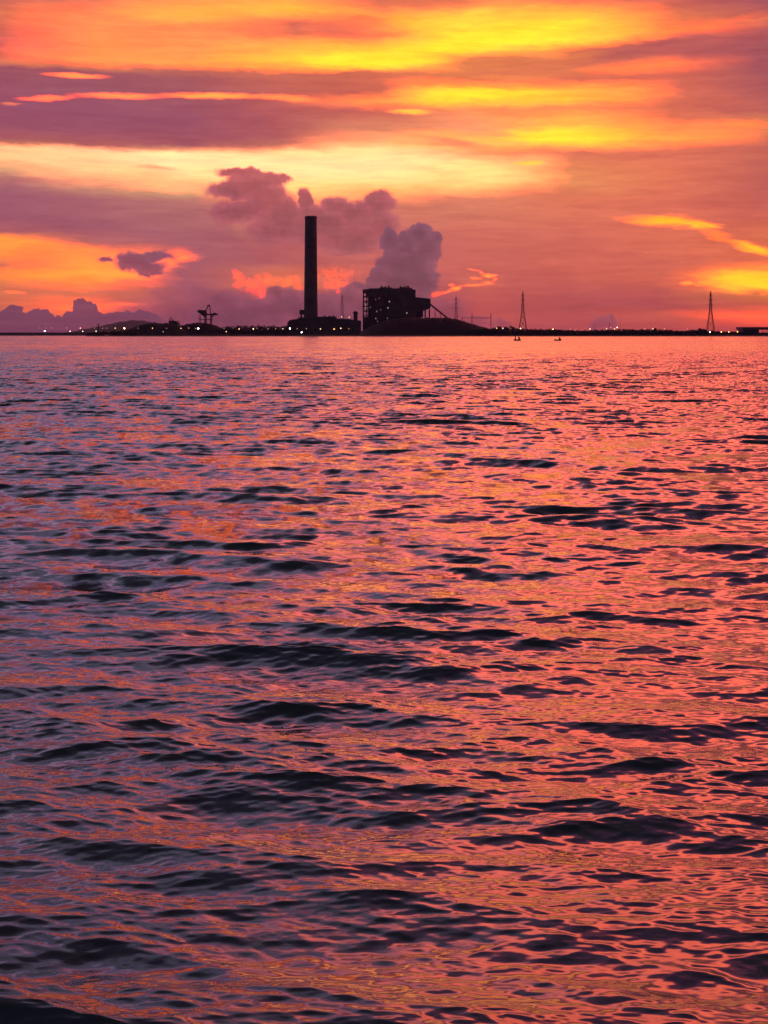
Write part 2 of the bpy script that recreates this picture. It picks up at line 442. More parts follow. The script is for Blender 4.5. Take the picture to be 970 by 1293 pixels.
# ------------------------------------------------------------------ the sea
def build_sea():
    # spectrum of wind chop travelling towards the viewer
    parts = []
    for cnt, l0, l1, mid, wid, sl, sp in ((60, .9, 6.0, 1.9, .45, .108, .32), (90, .30, 1.3, .62, .5, .108, .42), (90, .05, .32, .15, .6, .10, .45)):
        la = np.exp(RNG.uniform(math.log(l0), math.log(l1), cnt))
        w = np.exp(-.5 * ((np.log(la) - math.log(mid)) / wid) ** 2)
        parts.append((la, w / math.sqrt(float(np.sum(w ** 2) / 2)) * sl * SEA_SLOPE, RNG.normal(0, 1, cnt) * sp + math.radians(-99)))
    lam, slope, ang = (np.concatenate([p[i] for p in parts]) for i in range(3))
    n = len(lam)
    k = 2 * PI / lam
    amp = slope / k
    kx, ky = k * np.cos(ang), k * np.sin(ang)
    ph = RNG.uniform(0, 2 * PI, n)
    dx, dy = np.cos(ang), np.sin(ang)
    # rings
    rs = [3.0, 4.0, 5.0, 5.8, 6.5, 7.1, 7.6]
    while rs[-1] < 12500:
        r = rs[-1]
        if r < 130:
            d = min(max(.46 * r * r / 6000, .009), .20)
        else:
            d = .20 * (r / 130) ** 1.40
        rs.append(r + d)
    rs = np.array(rs)
    nr = len(rs)
    dense = np.linspace(-.34, .34, 800)
    side = np.concatenate([np.linspace(.37, .8, 40), np.linspace(.85, PI, 50)])
    th = np.concatenate([-side[::-1], dense, side])
    nt = len(th)
    sn, cs = np.sin(th), np.cos(th)
    co = np.zeros((nr, nt, 3), np.float32)
    var = np.zeros((nr, nt), np.float32)
    dr = np.gradient(rs)
    B = 64
    for i in range(0, nr, B):
        r = rs[i:i + B][:, None]
        x0, y0 = r * sn[None], r * cs[None]
        # gusty patches: calmer and rougher water
        g = 1 + .20 * np.sin(x0 * .52 + y0 * .33 + .7) * np.sin(y0 * .58 - x0 * .17 + 2) + .13 * np.sin(x0 * .11 + y0 * .043 + 1.3) * np.sin(y0 * .071 - x0 * .02) + .12 * np.sin(x0 * .029 - y0 * .017 + 4) + .12 * np.sin(y0 * .0093 + x0 * .006)
        g = g * (1 + .12 * np.exp(-np.clip(r - 9, 0, None) / 9))
        z = np.zeros_like(x0)
        ddx = np.zeros_like(x0)
        ddy = np.zeros_like(x0)
        d = dr[i:i + B][:, None]
        lost = np.zeros_like(d)
        for j in range(n):
            keep = np.clip((lam[j] / d - 1.8) / 1.7, 0, 1)
            lost = lost + (1 - keep ** 2) * slope[j] ** 2 / 2
            if keep.max() <= 0:
                continue
            a = amp[j] * keep
            p = kx[j] * x0 + ky[j] * y0 + ph[j]
            z += a * np.cos(p)
            s = a * np.sin(p)
            ddx -= s * dx[j]
            ddy -= s * dy[j]
        fade = 1.0
        co[i:i + B, :, 0] = x0 + ddx * g * 1.0
        co[i:i + B, :, 1] = y0 + ddy * g * 1.0
        co[i:i + B, :, 2] = z * g
        var[i:i + B] = np.sqrt(lost) * g
    me = bpy.data.meshes.new('water')
    V = nr * nt
    me.vertices.add(V)
    me.vertices.foreach_set('co', co.ravel())
    idx = np.arange(V, dtype=np.int32).reshape(nr, nt)
    nxt = np.roll(idx, -1, axis=1)
    q = np.stack([idx[:-1], nxt[:-1], nxt[1:], idx[1:]], -1).reshape(-1, 4)[:, ::-1]
    nq = len(q)
    me.loops.add(nq * 4)
    me.loops.foreach_set('vertex_index', np.ascontiguousarray(q).ravel())
    me.polygons.add(nq)
    me.polygons.foreach_set('loop_start', np.arange(nq, dtype=np.int32) * 4)
    me.polygons.foreach_set('use_smooth', np.ones(nq, bool))
    at = me.attributes.new('chop', 'FLOAT', 'POINT')
    at.data.foreach_set('value', var.ravel())
    me.update()
    me.validate()
    print('sea', nr, nt, V, float(co[..., 2].std()))
    o = bpy.data.objects.new('water', me)
    o['kind'] = 'structure'
    C.objects.link(o)
    m = bpy.data.materials.new('sea water')
    m.use_nodes = True
    t = m.node_tree
    N = NT(t)
    bs = t.nodes['Principled BSDF']
    bs.inputs['Base Color'].default_value = (.026, .033, .040, 1)
    bs.inputs['IOR'].default_value = 1.33
    at = N.n('ShaderNodeAttribute', attribute_name='chop')
    chop = at.outputs['Fac']
    far = N.mapr(chop, .01, .10, smooth=False)
    N.put(bs.inputs['Roughness'], N.mapr(chop, 0, .19, .075, SEA_FAR_ROUGH, smooth=False))
    geo = N.n('ShaderNodeNewGeometry')
    pos = geo.outputs['Position']
    sl = None
    # slopes of the wavelets too small for the mesh: fine ripples everywhere, longer ones farther out
    for lx, ly, sig, w in ((.13, .035, .022, None), (.45, .11, .024, None), (.5, .4, .11, far), (1.5, 1.7, .09, far), (4.0, 5.5, .07, far), (10.0, 15.0, .05, far), (30.0, 60.0, .03, far)):
        nz = N.noise(N.vec('MULTIPLY', pos, (1 / lx, 1 / ly, 0)), 1.0, 1.5, .5, color=True)
        v = N.vec('MULTIPLY', N.vec('SUBTRACT', nz, (.5, .5, .5)), (sig * 4 * RIPPLE, sig * 6 * RIPPLE, 0))
        if w is not None:
            v = N.vec('SCALE', v, scale=w)
        sl = v if sl is None else N.vec('ADD', sl, v)
    sl = N.vec('ADD', sl, N.vec('SCALE', (0, -SEA_LEAN, 0), scale=N.mapr(chop, .07, .17, smooth=False)))
    nn = N.vec('NORMALIZE', N.vec('ADD', geo.outputs['Normal'], sl))
    N.put(bs.inputs['Normal'], nn)
    me.materials.append(m)


SEA_SLOPE = 1.0
SEA_FAR_ROUGH = .14
SEA_LEAN = .11
RIPPLE = 1.0
HAZE = 2.8e-5
build_sea()

# ------------------------------------------------------------------ materials
def material(name, base, rough=.8, var=.25, scale=.15, metal=0.0, emit=None, strength=0.0):
    m = bpy.data.materials.new(name)
    m.use_nodes = True
    t = m.node_tree
    N = NT(t)
    b = t.nodes['Principled BSDF']
    b.inputs['Roughness'].default_value = rough
    b.inputs['Metallic'].default_value = metal
    if emit:
        b.inputs['Base Color'].default_value = (*emit, 1)
        b.inputs['Emission Color'].default_value = (*emit, 1)
        b.inputs['Emission Strength'].default_value = strength
        return m
    b.inputs['Specular IOR Level'].default_value = .1 if rough > .85 else .35
    tc = N.n('ShaderNodeTexCoord').outputs['Object']
    f = N.noise(tc, scale, 4, .6, dim='3D')
    lo = tuple(c * (1 - var) for c in base)
    hi = tuple(c * (1 + var) for c in base)
    N.put(b.inputs['Base Color'], N.mix(N.mapr(f, .3, .7), lo, hi))
    return m


M_CONC = material('weathered concrete', (.07, .065, .065), .9, .3, .05)
M_CLAD = material('dark grey cladding', (.03, .03, .034), .6, .3, .08)
M_STEEL = material('dark painted steel', (.022, .022, .026), .6, .25, .3)
M_ROOF = material('dull roof sheet', (.04, .038, .038), .6, .25, .1)
M_COAL = material('coal', (.011, .0105, .0105), .9, .4, .2)
M_SOIL = material('bare earth and scrub', (.022, .022, .016), .95, .4, .05)
M_ROCK = material('dark breakwater rock', (.08, .075, .07), .9, .4, .4)
M_LEAF = material('dark foliage', (.022, .036, .014), .8, .5, .5)
M_BARK = material('bark', (.06, .045, .03), .9, .3, .5)
M_HILL = material('wooded hillside', (.035, .05, .03), .95, .4, .006)
M_HULL = material('dark painted boat wood', (.05, .03, .025), .6, .3, 1.0)
M_CLOTH = material('faded tarpaulin', (.07, .05, .05), .8, .3, 1.0)
M_GLASS = material('dark cabin glass', (.01, .012, .015), .1, .1, 1.0)
LAMP_MATS = {}


def lamp_mat(kind, s):
    key = (kind, s)
    if key not in LAMP_MATS:
        colr = {'white': (1, .93, .82), 'warm': (1, .62, .25), 'orange': (1, .42, .12), 'green': (.75, 1, .78), 'pink': (1, .55, .4)}[kind]
        LAMP_MATS[key] = material('%s lamp glass %s' % (kind, s), (.8, .8, .8), emit=colr, strength=s)
    return LAMP_MATS[key]


# ------------------------------------------------------------------ mesh builder
class MB:
    def __init__(s):
        s.v, s.f = [], []

    def add(s, vs, fs):
        o = len(s.v)
        s.v += [tuple(v) for v in vs]
        s.f += [tuple(i + o for i in f) for f in fs]
        return s

    def box(s, x0, x1, y0, y1, z0, z1):
        return s.add([(x0, y0, z0), (x1, y0, z0), (x1, y1, z0), (x0, y1, z0), (x0, y0, z1), (x1, y0, z1), (x1, y1, z1), (x0, y1, z1)],
                     [(0, 3, 2, 1), (4, 5, 6, 7), (0, 1, 5, 4), (1, 2, 6, 5), (2, 3, 7, 6), (3, 0, 4, 7)])

    def bar(s, a, b, r, n=4, r2=None):
        a, b = Vector(a), Vector(b)
        d = (b - a).normalized()
        u = d.cross(Vector((0, 0, 1)) if abs(d.z) < .95 else Vector((1, 0, 0))).normalized()
        w = d.cross(u)
        r2 = r if r2 is None else r2
        vs = []
        for p, q in ((a, r), (b, r2)):
            for i in range(n):
                t = 2 * PI * (i + .5) / n
                vs.append(p + u * math.cos(t) * q + w * math.sin(t) * q)
        fs = [(i, (i + 1) % n, n + (i + 1) % n, n + i) for i in range(n)] + [tuple(range(n))[::-1], tuple(range(n, 2 * n))]
        return s.add(vs, fs)

    def lathe(s, prof, n=32, cx=0, cy=0, caps=True):
        vs = [(cx + r * math.cos(2 * PI * i / n), cy + r * math.sin(2 * PI * i / n), z) for r, z in prof for i in range(n)]
        fs = []
        for k in range(len(prof) - 1):
            for i in range(n):
                j = (i + 1) % n
                fs.append((k * n + i, k * n + j, (k + 1) * n + j, (k + 1) * n + i))
        if caps:
            fs.append(tuple(range(n))[::-1])
            fs.append(tuple((len(prof) - 1) * n + i for i in range(n)))
        return s.add(vs, fs)

    def prism(s, poly, y0, y1):
        n = len(poly)
        vs = [(x, y0, z) for x, z in poly] + [(x, y1, z) for x, z in poly]
        fs = [tuple(range(n)), tuple(range(n, 2 * n))[::-1]] + [(i, n + i, n + (i + 1) % n, (i + 1) % n) for i in range(n)]
        return s.add(vs, fs)

    def leaves(s, c, rad, n, size, rng):
        for _ in range(n):
            d = Vector((rng.gauss(0, 1), rng.gauss(0, 1), rng.gauss(0, 1))).normalized() * (rng.random() ** .45)
            p = Vector((c[0] + d.x * rad[0], c[1] + d.y * rad[1], c[2] + d.z * rad[2]))
            a = Vector((rng.gauss(0, 1), rng.gauss(0, 1), rng.gauss(0, .6))).normalized() * size * rng.uniform(.6, 1.3)
            b = a.cross(Vector((rng.gauss(0, 1), rng.gauss(0, 1), rng.gauss(0, 1)))).normalized() * size * rng.uniform(.4, .9)
            s.add([p - a, p + b * .7, p + a, p - b], [(0, 1, 2, 3)])
        return s

    def build(s, name, mat, parent=None, smooth=False, loc=None):
        me = bpy.data.meshes.new(name)
        me.from_pydata(s.v, [], s.f)
        me.validate()
        bm = bmesh.new()
        bm.from_mesh(me)
        bmesh.ops.recalc_face_normals(bm, faces=bm.faces)
        bm.to_mesh(me)
        bm.free()
        if smooth:
            me.polygons.foreach_set('use_smooth', [True] * len(me.polygons))
        me.materials.append(mat)
        o = bpy.data.objects.new(name, me)
        C.objects.link(o)
        if parent:
            o.parent = parent
        if loc:
            o.location = loc
        return o


def tag(o, label=None, cat=None, group=None, kind=None):
    for k, v in (('label', label), ('category', cat), ('group', group), ('kind', kind)):
        if v:
            o[k] = v
    return o


def thing(name, label, cat, loc, group=None, rz=0.0):
    o = bpy.data.objects.new(name, None)
    o.empty_display_size = 2
    C.objects.link(o)
    o.location = loc
    o.rotation_euler = (0, 0, rz)
    return tag(o, label, cat, group)


# ------------------------------------------------------------------ land
GZ = 2.4            # level of the reclaimed land
SHORE = 2372.0


def shore_z(y, x=0):
    return min(GZ, (y - SHORE) * .16 - .1)


def build_land():
    mb = MB()
    xs = [X(108, SHORE)] + [X(108, SHORE) + 26 * i + random.uniform(-6, 6) for i in range(1, 110)]
    ys = [SHORE - 6, SHORE, SHORE + 7, SHORE + 18, 2450, 2700, 3400, 6000]
    zs = [-1.6, -.1, 1.4, GZ, GZ, GZ, GZ, GZ]
    nx = len(xs)
    for j, (y, z) in enumerate(zip(ys, zs)):
        for i, x in enumerate(xs):
            wob = 3.0 * math.sin(i * .9) * math.sin(i * .23 + 1) if j < 4 else 0
            edge = max(0, 1 - i / 6) * 1.6
            mb.v.append((x - (y - SHORE) * .15, y + wob, z - edge))
    for j in range(len(ys) - 1):
        for i in range(nx - 1):
            a = j * nx + i
            mb.f.append((a, a + 1, a + nx + 1, a + nx))
    tag(mb.build('ground', M_SOIL), kind='structure')
    # far wooded hill beyond the left end of the land
    hm = MB()
    prof = [(92, 421), (110, 416.5), (125, 412.5), (140, 410), (152, 407), (162, 405), (170, 404.2), (178, 405), (186, 406.5), (200, 408), (222, 410), (250, 413), (290, 417), (330, 421)]
    D = 9000.0
    n, m = 60, 17
    for j in range(m):
        t = j / (m - 1) * 2 - 1
        for i in range(n):
            px = 92 + (330 - 92) * i / (n - 1)
            py = np.interp(px, [p[0] for p in prof], [p[1] for p in prof])
            h = (Z(py, D) + 2) * math.cos(t * PI / 2) ** 1.2
            h += 3.0 * (math.sin(i * 1.7 + j) + math.sin(i * .8 - j * 1.3)) * math.cos(t * PI / 2)
            hm.v.append((X(px, D), D + t * 700, h - 2))
    for j in range(m - 1):
        for i in range(n - 1):
            a = j * n + i
            hm.f.append((a, a + 1, a + n + 1, a + n))
    tag(hm.build('hill', M_HILL, smooth=True), kind='structure')
    # breakwater running out to the left
    D = 3200.0
    bw = MB()
    x0, x1 = X(-420, D), X(132, D)
    nb = 150
    prof = [(-9, -2), (-6.5, 1.2), (-3.5, 4.3), (-2.2, 6.0), (2.2, 6.0), (4, 4), (7, 1), (9, -2)]
    for i in range(nb + 1):
        x = x0 + (x1 - x0) * i / nb
        for y, z in prof:
            bw.v.append((x + random.uniform(-1, 1), y + random.uniform(-.5, .5), z + random.uniform(-.45, .45)))
    k = len(prof)
    for i in range(nb):
        for j in range(k - 1):
            a = i * k + j
            bw.f.append((a, a + k, a + k + 1, a + 1))
    t = thing('breakwater', 'long low dark breakwater running out across the sea at far left', 'breakwater', (0, D, 0))
    bw.build('rubble_mound', M_ROCK, t)
    MB().box(x0, x1, -1.2, 1.2, 5.5, 6.9).build('crest_wall', M_CONC, t)


def mound(name, label, prof, D, depth, mat, seed=0):
    """a heap whose skyline follows prof = (px, py) pairs, with a rounded cross-section"""
    rng = random.Random(seed)
    xs = [p[0] for p in prof]
    n, m = max(30, int((xs[-1] - xs[0]) / 1.2)), 15
    cx = X(.5 * (xs[0] + xs[-1]), D)
    mb = MB()
    for j in range(m):
        t = j / (m - 1) * 2 - 1
        for i in range(n):
            px = xs[0] + (xs[-1] - xs[0]) * i / (n - 1)
            h = max(0, Z(np.interp(px, xs, [p[1] for p in prof]), D) - GZ) * (1 - abs(t) ** 1.7)
            mb.v.append((X(px, D) - cx, t * depth, h * (1 + rng.uniform(-.035, .035)) + rng.uniform(-.6, .6) * (1 - abs(t)) - .15))
    for j in range(m - 1):
        for i in range(n - 1):
            a = j * n + i
            mb.f.append((a, a + 1, a + n + 1, a + n))
    return tag(mb.build(name, mat, loc=(cx, D, GZ)), label, 'mound')


build_land()
mound('coal_mound', 'long low dark coal mound sloping down to the right before the boiler house',
      [(455, 419), (464, 414), (474, 410), (484, 406), (497, 402.5), (508, 401.2), (520, 401), (535, 401.5), (550, 401), (565, 401), (576, 402.5), (584, 405), (592, 407.5), (604, 411), (618, 415), (632, 419)], 2450, 46, M_COAL, 3)
mound('round_mound', 'dark rounded mound below the ship unloader crane', [(222, 418), (229, 411.5), (236, 409), (246, 407.8), (256, 407.4), (264, 408.2), (271, 410.5), (277, 413), (286, 418)], 2440, 32, M_COAL, 4)
mound('scrub_mound', 'low flat topped dark mound left of the bulk stacker', [(140, 420), (150, 418.5), (162, 416), (172, 412), (181, 409.2), (190, 408), (204, 408.3), (216, 408), (224, 410), (234, 414), (240, 419)], 2430, 30, M_SOIL, 5)


# ------------------------------------------------------------------ vegetation
def tree_belt(name, pts, D, rows, seed, spread=10.0):
    rng = random.Random(seed)
    leaf = MB()
    xs = [p[0] for p in pts]
    px = xs[0]
    while px < xs[-1]:
        for r in range(rows):
            d = D + r * 9 + rng.uniform(-3, 3)
            q = px + rng.uniform(-2, 2)
            h = Z(np.interp(q, xs, [p[1] for p in pts]), d) - GZ
            h *= rng.uniform(.82, 1.04)
            w = rng.uniform(3.0, 5.0)
            x = X(q, d)
            leaf.leaves((x, d, GZ + h * .62), (w, w, h * .38), 46, 1.35, rng)
            leaf.leaves((x, d, GZ + h * .25), (w * 1.25, w, h * .30), 52, 1.9, rng)
            leaf.bar((x, d, GZ - .3), (x, d, GZ + h * .6), .3, 4, .15)
        px += rng.uniform(2.0, 3.4)
    return tag(leaf.build(name, M_LEAF), kind='stuff')


t = tree_belt('woodland', [(586, 416), (606, 414.5), (622, 413), (640, 412.5), (652, 413.5), (664, 415), (680, 414.8), (700, 415.6), (720, 416.2), (735, 417), (750, 416.3), (770, 415.4), (790, 415.2), (812, 415.4),
                           (830, 415.2), (846, 416), (858, 417.6), (870, 416.6), (884, 416), (898, 417.2), (912, 418.5), (934, 418.6), (960, 420), (1100, 417), (1400, 415)], 2400, 2, 21)
t = tree_belt('shore_trees', [(272, 414), (284, 412), (296, 410.6), (312, 409.8), (330, 409.6), (345, 410.5), (358, 411.4), (366, 410)], 2420, 2, 22)
t = tree_belt('bushes', [(112, 420), (122, 418.2), (140, 418), (160, 416.5), (172, 414)], 2400, 1, 23)


def tree(px, py, w, D, label, seed):
    rng = random.Random(seed)
    h = Z(py, D) - GZ
    t = thing('tree', label, 'tree', (X(px, D), D, GZ), 'taller trees above the shore woodland')
    tr = MB().bar((0, 0, -.4), (.2, 0, h * .45), .45, 7, .28)
    cr = MB()
    for k in range(6):
        a = rng.uniform(0, 2 * PI)
        rr = w * rng.uniform(.2, .6)
        c = (rr * math.cos(a), rr * math.sin(a), h * rng.uniform(.48, .84))
        tr.bar((.2, 0, h * .42), c, .2, 5, .07)
        cr.leaves(c, (w * .55, w * .55, h * .17), 60, .95, rng)
    tr.build('trunk', M_BARK, t)
    cr.build('crown', M_LEAF, t)


for a in ((631, 411, 5, 2396, 'tall dark tree just right of the two shore lamps beside the coal mound', 1),
          (638, 409.2, 5.5, 2410, 'tallest tree of the dark clump right of the coal mound', 2),
          (646, 410.6, 5, 2404, 'dark tree at the right end of the clump beyond the coal mound', 3),
          (884, 413.4, 4.6, 2404, 'dark tree standing up from the shore woodland left of the rightmost pylon', 4),
          (889.5, 414.6, 4.5, 2400, 'lower dark tree touching the left leg of the rightmost pylon', 5),
          (827, 414.0, 4.5, 2410, 'slightly taller tree in the long even shore woodland at right', 6)):
    tree(*a)

# ------------------------------------------------------------------ the power station
D = 2560.0
px0 = X(392.6, D)
ch = thing('chimney', 'very tall dark concrete chimney tapering gently above the power station', 'chimney', (px0, D, GZ))
k = D / F
H = Z(273.2, D) - GZ
rb, rt = 9.1 * k, 7.45 * k
shaft = [(rb * 1.02, -.5), (rb, 5)] + [(rb + (rt - rb) * (i / 12) ** .8, 5 + (H - 11) * i / 12) for i in range(1, 13)]
MB().lathe(shaft, 48).build('shaft', M_CONC, ch, smooth=True)
MB().lathe([(rt + .1, H - 6), (rt + .45, H - 5.5), (rt + .45, H - .6), (rt + .3, H)], 48).build('top_rim', M_CLAD, ch, smooth=False)
for z in (H * .52, H * .80):
    rr = rb + (rt - rb) * ((z - 5) / (H - 11)) ** .8
    pf = MB().lathe([(rr - .1, z), (rr + .9, z), (rr + .9, z + .25), (rr - .1, z + .25)], 40)
    for i in range(20):
        a = 2 * PI * i / 20
        pf.bar((math.cos(a) * (rr + .8), math.sin(a) * (rr + .8), z + .2), (math.cos(a) * (rr + .8), math.sin(a) * (rr + .8), z + 1.4), .06)
    pf.build('platform', M_STEEL, ch)
for i in range(2):
    MB().lathe([(2.3, H - 4), (2.3, H + .9)], 20, cx=(-3.6, 3.6)[i]).build('flue', M_STEEL, ch)
ld = MB()
for s in (-.4, .4):
    ld.bar((s, -rb - .25, 0), (s, -rt - .25, H - 6), .08)
ld.build('ladder', M_STEEL, ch)
MB().lathe([(rb + 4.6, -.4), (rb + 4.4, 17), (rb + 1.6, 24.5), (rb + .2, 29)], 40).build('base_skirt', M_CONC, ch)
dk = MB().box(X(378.4, D) - px0, X(384.5, D) - px0, -5, 5, Z(397.2, D) - GZ, Z(391.2, D) - GZ)
dk.box(X(379.6, D) - px0, X(381.6, D) - px0, -2, 2, -.3, Z(397.2, D) - GZ)
dk.build('flue_duct', M_CLAD, ch)

D = 2520.0
hx = X(410, D)
hall = thing('turbine_hall', 'low dark hall spread around the foot of the tall chimney', 'building', (hx, D, GZ))


def L(px, D=D, c=None):
    return X(px, D) - (hx if c is None else c)


def G(py, D=D):
    return Z(py, D) - GZ


def pxz(pairs, D, c):
    return [(X(a, D) - c, Z(b, D) - GZ) for a, b in pairs]


MB().prism(pxz([(363.4, 424), (363.6, 407.5), (365.5, 405.0), (369, 403.6), (377, 402.6), (377, 424)], D, hx), -14, 14).build('rounded_annex', M_CLAD, hall)
MB().prism(pxz([(377.1, 424), (377.1, 401.2), (405, 400.2), (424.9, 400.6), (424.9, 424)], D, hx), -18, 18).build('main_block', M_CLAD, hall)
MB().prism(pxz([(425, 424), (425, 402.4), (441, 403.0), (456, 405.0), (456, 424)], D, hx), -15, 15).build('side_block', M_CLAD, hall)
rf = MB()
rf.box(L(376.6), L(425.4), -18.6, 18.6, G(400.9) + .9, G(400.9) + 1.3)
for p in (388, 396, 410, 416, 421):
    rf.box(L(p) - 1.6, L(p) + 1.6, -3, 3, G(400.9) + 1.3, G(400.9) + 3.1)
rf.build('roof', M_ROOF, hall)
for p in (373, 382, 390.5, 399, 408, 417, 430, 438, 446):
    w = MB().box(L(p) - 2.0, L(p) + 2.0, -18.35 if 377 < p < 425 else (-14.3 if p < 377 else -15.3), -13.5, 6.5, 9.5)
    w.build('window_strip', M_GLASS, hall)
for p, q, s in ((431.6, 400.6, 5.0), (441.3, 400.8, 4.5)):
    l = MB()
    l.bar((L(p), -13, G(402)), (L(p), -13, G(q)), .12)
    fx = l.build('lamp_bracket', M_STEEL, hall)
    MB().box(L(p) - .55, L(p) + .55, -13.6, -12.6, G(q), G(q) + .8).build('lamp', lamp_mat('warm', s), fx)

D = 2540.0
tx = X(448.8, D)
tw = thing('transfer_tower', 'small square dark tower left of the boiler house', 'tower', (tx, D, GZ))
MB().box(X(446.6, D) - tx, X(451.6, D) - tx, -4, 4, -.3, G(396, D)).build('shaft', M_CLAD, tw)
MB().box(X(446.0, D) - tx, X(452.0, D) - tx, -4.8, 4.8, G(396, D) + .01, G(394.2, D)).build('head_house', M_CLAD, tw)
MB().prism(pxz([(445.8, 394.1), (449, 392.6), (452.2, 394.1)], D, tx), -5, 5).build('roof', M_ROOF, tw)

# boiler house: open steel frame round a boiler, bunker bay at the right
D = 2580.0
bx = X(491, D)
bh = thing('boiler_house', 'big dark boiler house with open steel frame and ragged roof line', 'building', (bx, D, GZ))
b = lambda p: X(p, D) - bx
g = lambda p: Z(p, D) - GZ
Y0, Y1 = -32.0, 30.0
fr = MB()
colx = [458.9, 463.4, 468.5, 474, 480, 486, 492.5, 499, 505, 511, 517.5, 524]
lev = [405, 399, 393, 387, 381, 375, 369.5]
for p in colx:
    top = 367.3 if p < 470 else 366.4
    for y in (Y0, -12, 8, Y1):
        fr.box(b(p) - .6, b(p) + .6, y - .6, y + .6, -.3, g(top))
for q in lev:
    for y in (Y0, Y1):
        fr.box(b(458.6), b(524.3), y - .45, y + .45, g(q) - .5, g(q) + .5)
    for p in (458.9, 463.4, 524):
        fr.box(b(p) - .4, b(p) + .4, Y0 + .5, Y1 - .5, g(q) - .4, g(q) + .4)
for i, q in enumerate(lev[:-1]):
    p0, p1 = (458.9, 463.4) if i % 2 else (463.4, 458.9)
    fr.bar((b(p0), Y0, g(q)), (b(p1), Y0, g(lev[i + 1])), .3)
    p0, p1 = (480, 486) if i % 2 else (486, 480)
    fr.bar((b(p0), Y0 - .3, g(q)), (b(p1), Y0 - .3, g(lev[i + 1])), .3)
fr.build('steel_frame', M_STEEL, bh)
fl = MB()
for q in lev:
    fl.box(b(459.3), b(523.6), Y0 + .7, Y1 - .7, g(q) + .52, g(q) + .75)
fl.build('floor_decks', M_STEEL, bh)
bo = MB()
for p0, p1 in ((466, 490), (496, 521)):
    bo.box(b(p0), b(p1), -18, 22, g(403), g(367.5))
    bo.prism([(b(p0), g(403)), (b(.5 * (p0 + p1)), g(411)), (b(p1), g(403))], -17, 21)
bo.box(b(464.6), b(524), Y1 + .6, Y1 + 1.0, -.3, g(366.8))
bo.box(b(458.6), b(530), -26, 26, -.3, g(400.5))
bo.box(b(490.1), b(495.9), -10, 20, g(400.4), g(368))
bo.build('boiler_casing', M_CLAD, bh)
cl = MB()
cl.box(b(462.2), b(491.8), Y0 - .9, Y0 - .5, g(374.5), g(366.6))
cl.box(b(458.4), b(461.9), Y0 - .9, Y0 - .5, g(371.2), g(367))
cl.box(b(492.1), b(524.4), Y0 - .9, Y0 - .5, g(400), g(366.6))
cl.box(b(469), b(491.8), Y0 - .9, Y0 - .5, g(400), g(391.5))
cl.box(b(474.2), b(485.5), Y0 - .9, Y0 - .5, g(386.5), g(380.5))
cl.build('cladding', M_CLAD, bh)
rt_ = MB()
rt_.prism([(b(458.2), g(367.2)), (b(458.2), g(366.3)), (b(470), g(365)), (b(480), g(364.6)), (b(500), g(364.8)), (b(517), g(364.8)), (b(524.6), g(367)), (b(524.6), g(367.6))], Y0 - 1, Y1 + 1)
roof = rt_.build('roof', M_ROOF, bh)
for p, w, top, y in ((482.2, 1.5, 361.2, -20), (486.8, 2.2, 361.6, 0), (490.6, 1.6, 360.9, -8), (493.2, 1.6, 362.6, 4), (505.8, 1.2, 361.2, -16), (509.6, 1.6, 362.0, 5), (511.8, 1.2, 360.8, -9),
                     (515.2, 2.2, 360.9, -3), (518.2, 1.8, 363.2, 2), (475, 1.6, 363.6, 3), (501.0, 2.6, 363.6, 6)):
    w *= 1.25
    top -= .25
    v = MB()
    v.box(b(p - w / 2), b(p + w / 2), y - 2.2, y + 2.2, g(365), g(top + 1.0))
    v.box(b(p - w / 2) - .35, b(p + w / 2) + .35, y - 2.6, y + 2.6, g(top + 1.0) + .01, g(top + .55))
    v.bar((b(p), y, g(top + .6)), (b(p), y, g(top)), .35)
    v.build('roof_vent', M_CLAD, roof)
hv = MB()
hv.box(b(479.6), b(488.2), -14, 12, g(364.9), g(363.0))
hv.box(b(488.3), b(495), -10, 16, g(364.9), g(363.7))
hv.box(b(504.2), b(512.5), -13, 8, g(364.9), g(362.9))
hv.box(b(512.6), b(520.4), -8, 14, g(365.1), g(363.6))
hv.box(b(466), b(473.4), -6, 14, g(365.4), g(364.2))
hv.build('plant_room', M_CLAD, roof)
bk = MB()
bk.prism([(b(524.7), g(392.2)), (b(524.7), g(375.6)), (b(536.5), g(376.8)), (b(543.2), g(377.8)), (b(543.2), g(389.6)), (b(534.5), g(392.4))], -24, 24)
bunker = bk.build('bunker_bay', M_CLAD, bh)
sp = MB()
for p in (526, 531.5, 537, 542.3):
    for y in (-22, 0, 22):
        sp.box(b(p) - .5, b(p) + .5, y - .5, y + .5, -.3, g(391))
sp.box(b(525), b(534), -20, 20, g(400.4), g(392.6))
sp.build('bunker_legs', M_STEEL, bh)
for p, q, s in ((491.6, 381.4, 2.6), (489.9, 389.2, 2.2), (476, 393.6, 1.1), (474.8, 402.4, 1.3), (489.4, 402, .9), (513.5, 395.6, 2.0), (462.4, 385.6, .9), (462.2, 388.6, 1.0), (462, 377, .6), (467.8, 388.5, .5), (474.6, 378.5, .35), (481, 391.5, .4), (477, 406, .5), (484, 408, .45), (479, 377, .35)):
    MB().box(b(p) - .55, b(p) + .55, Y0 - 1.8, Y0 - 1.0, g(q) - .8, g(q) + .8).build('work_lamp', lamp_mat('white', round(s * .36, 2)), bh)

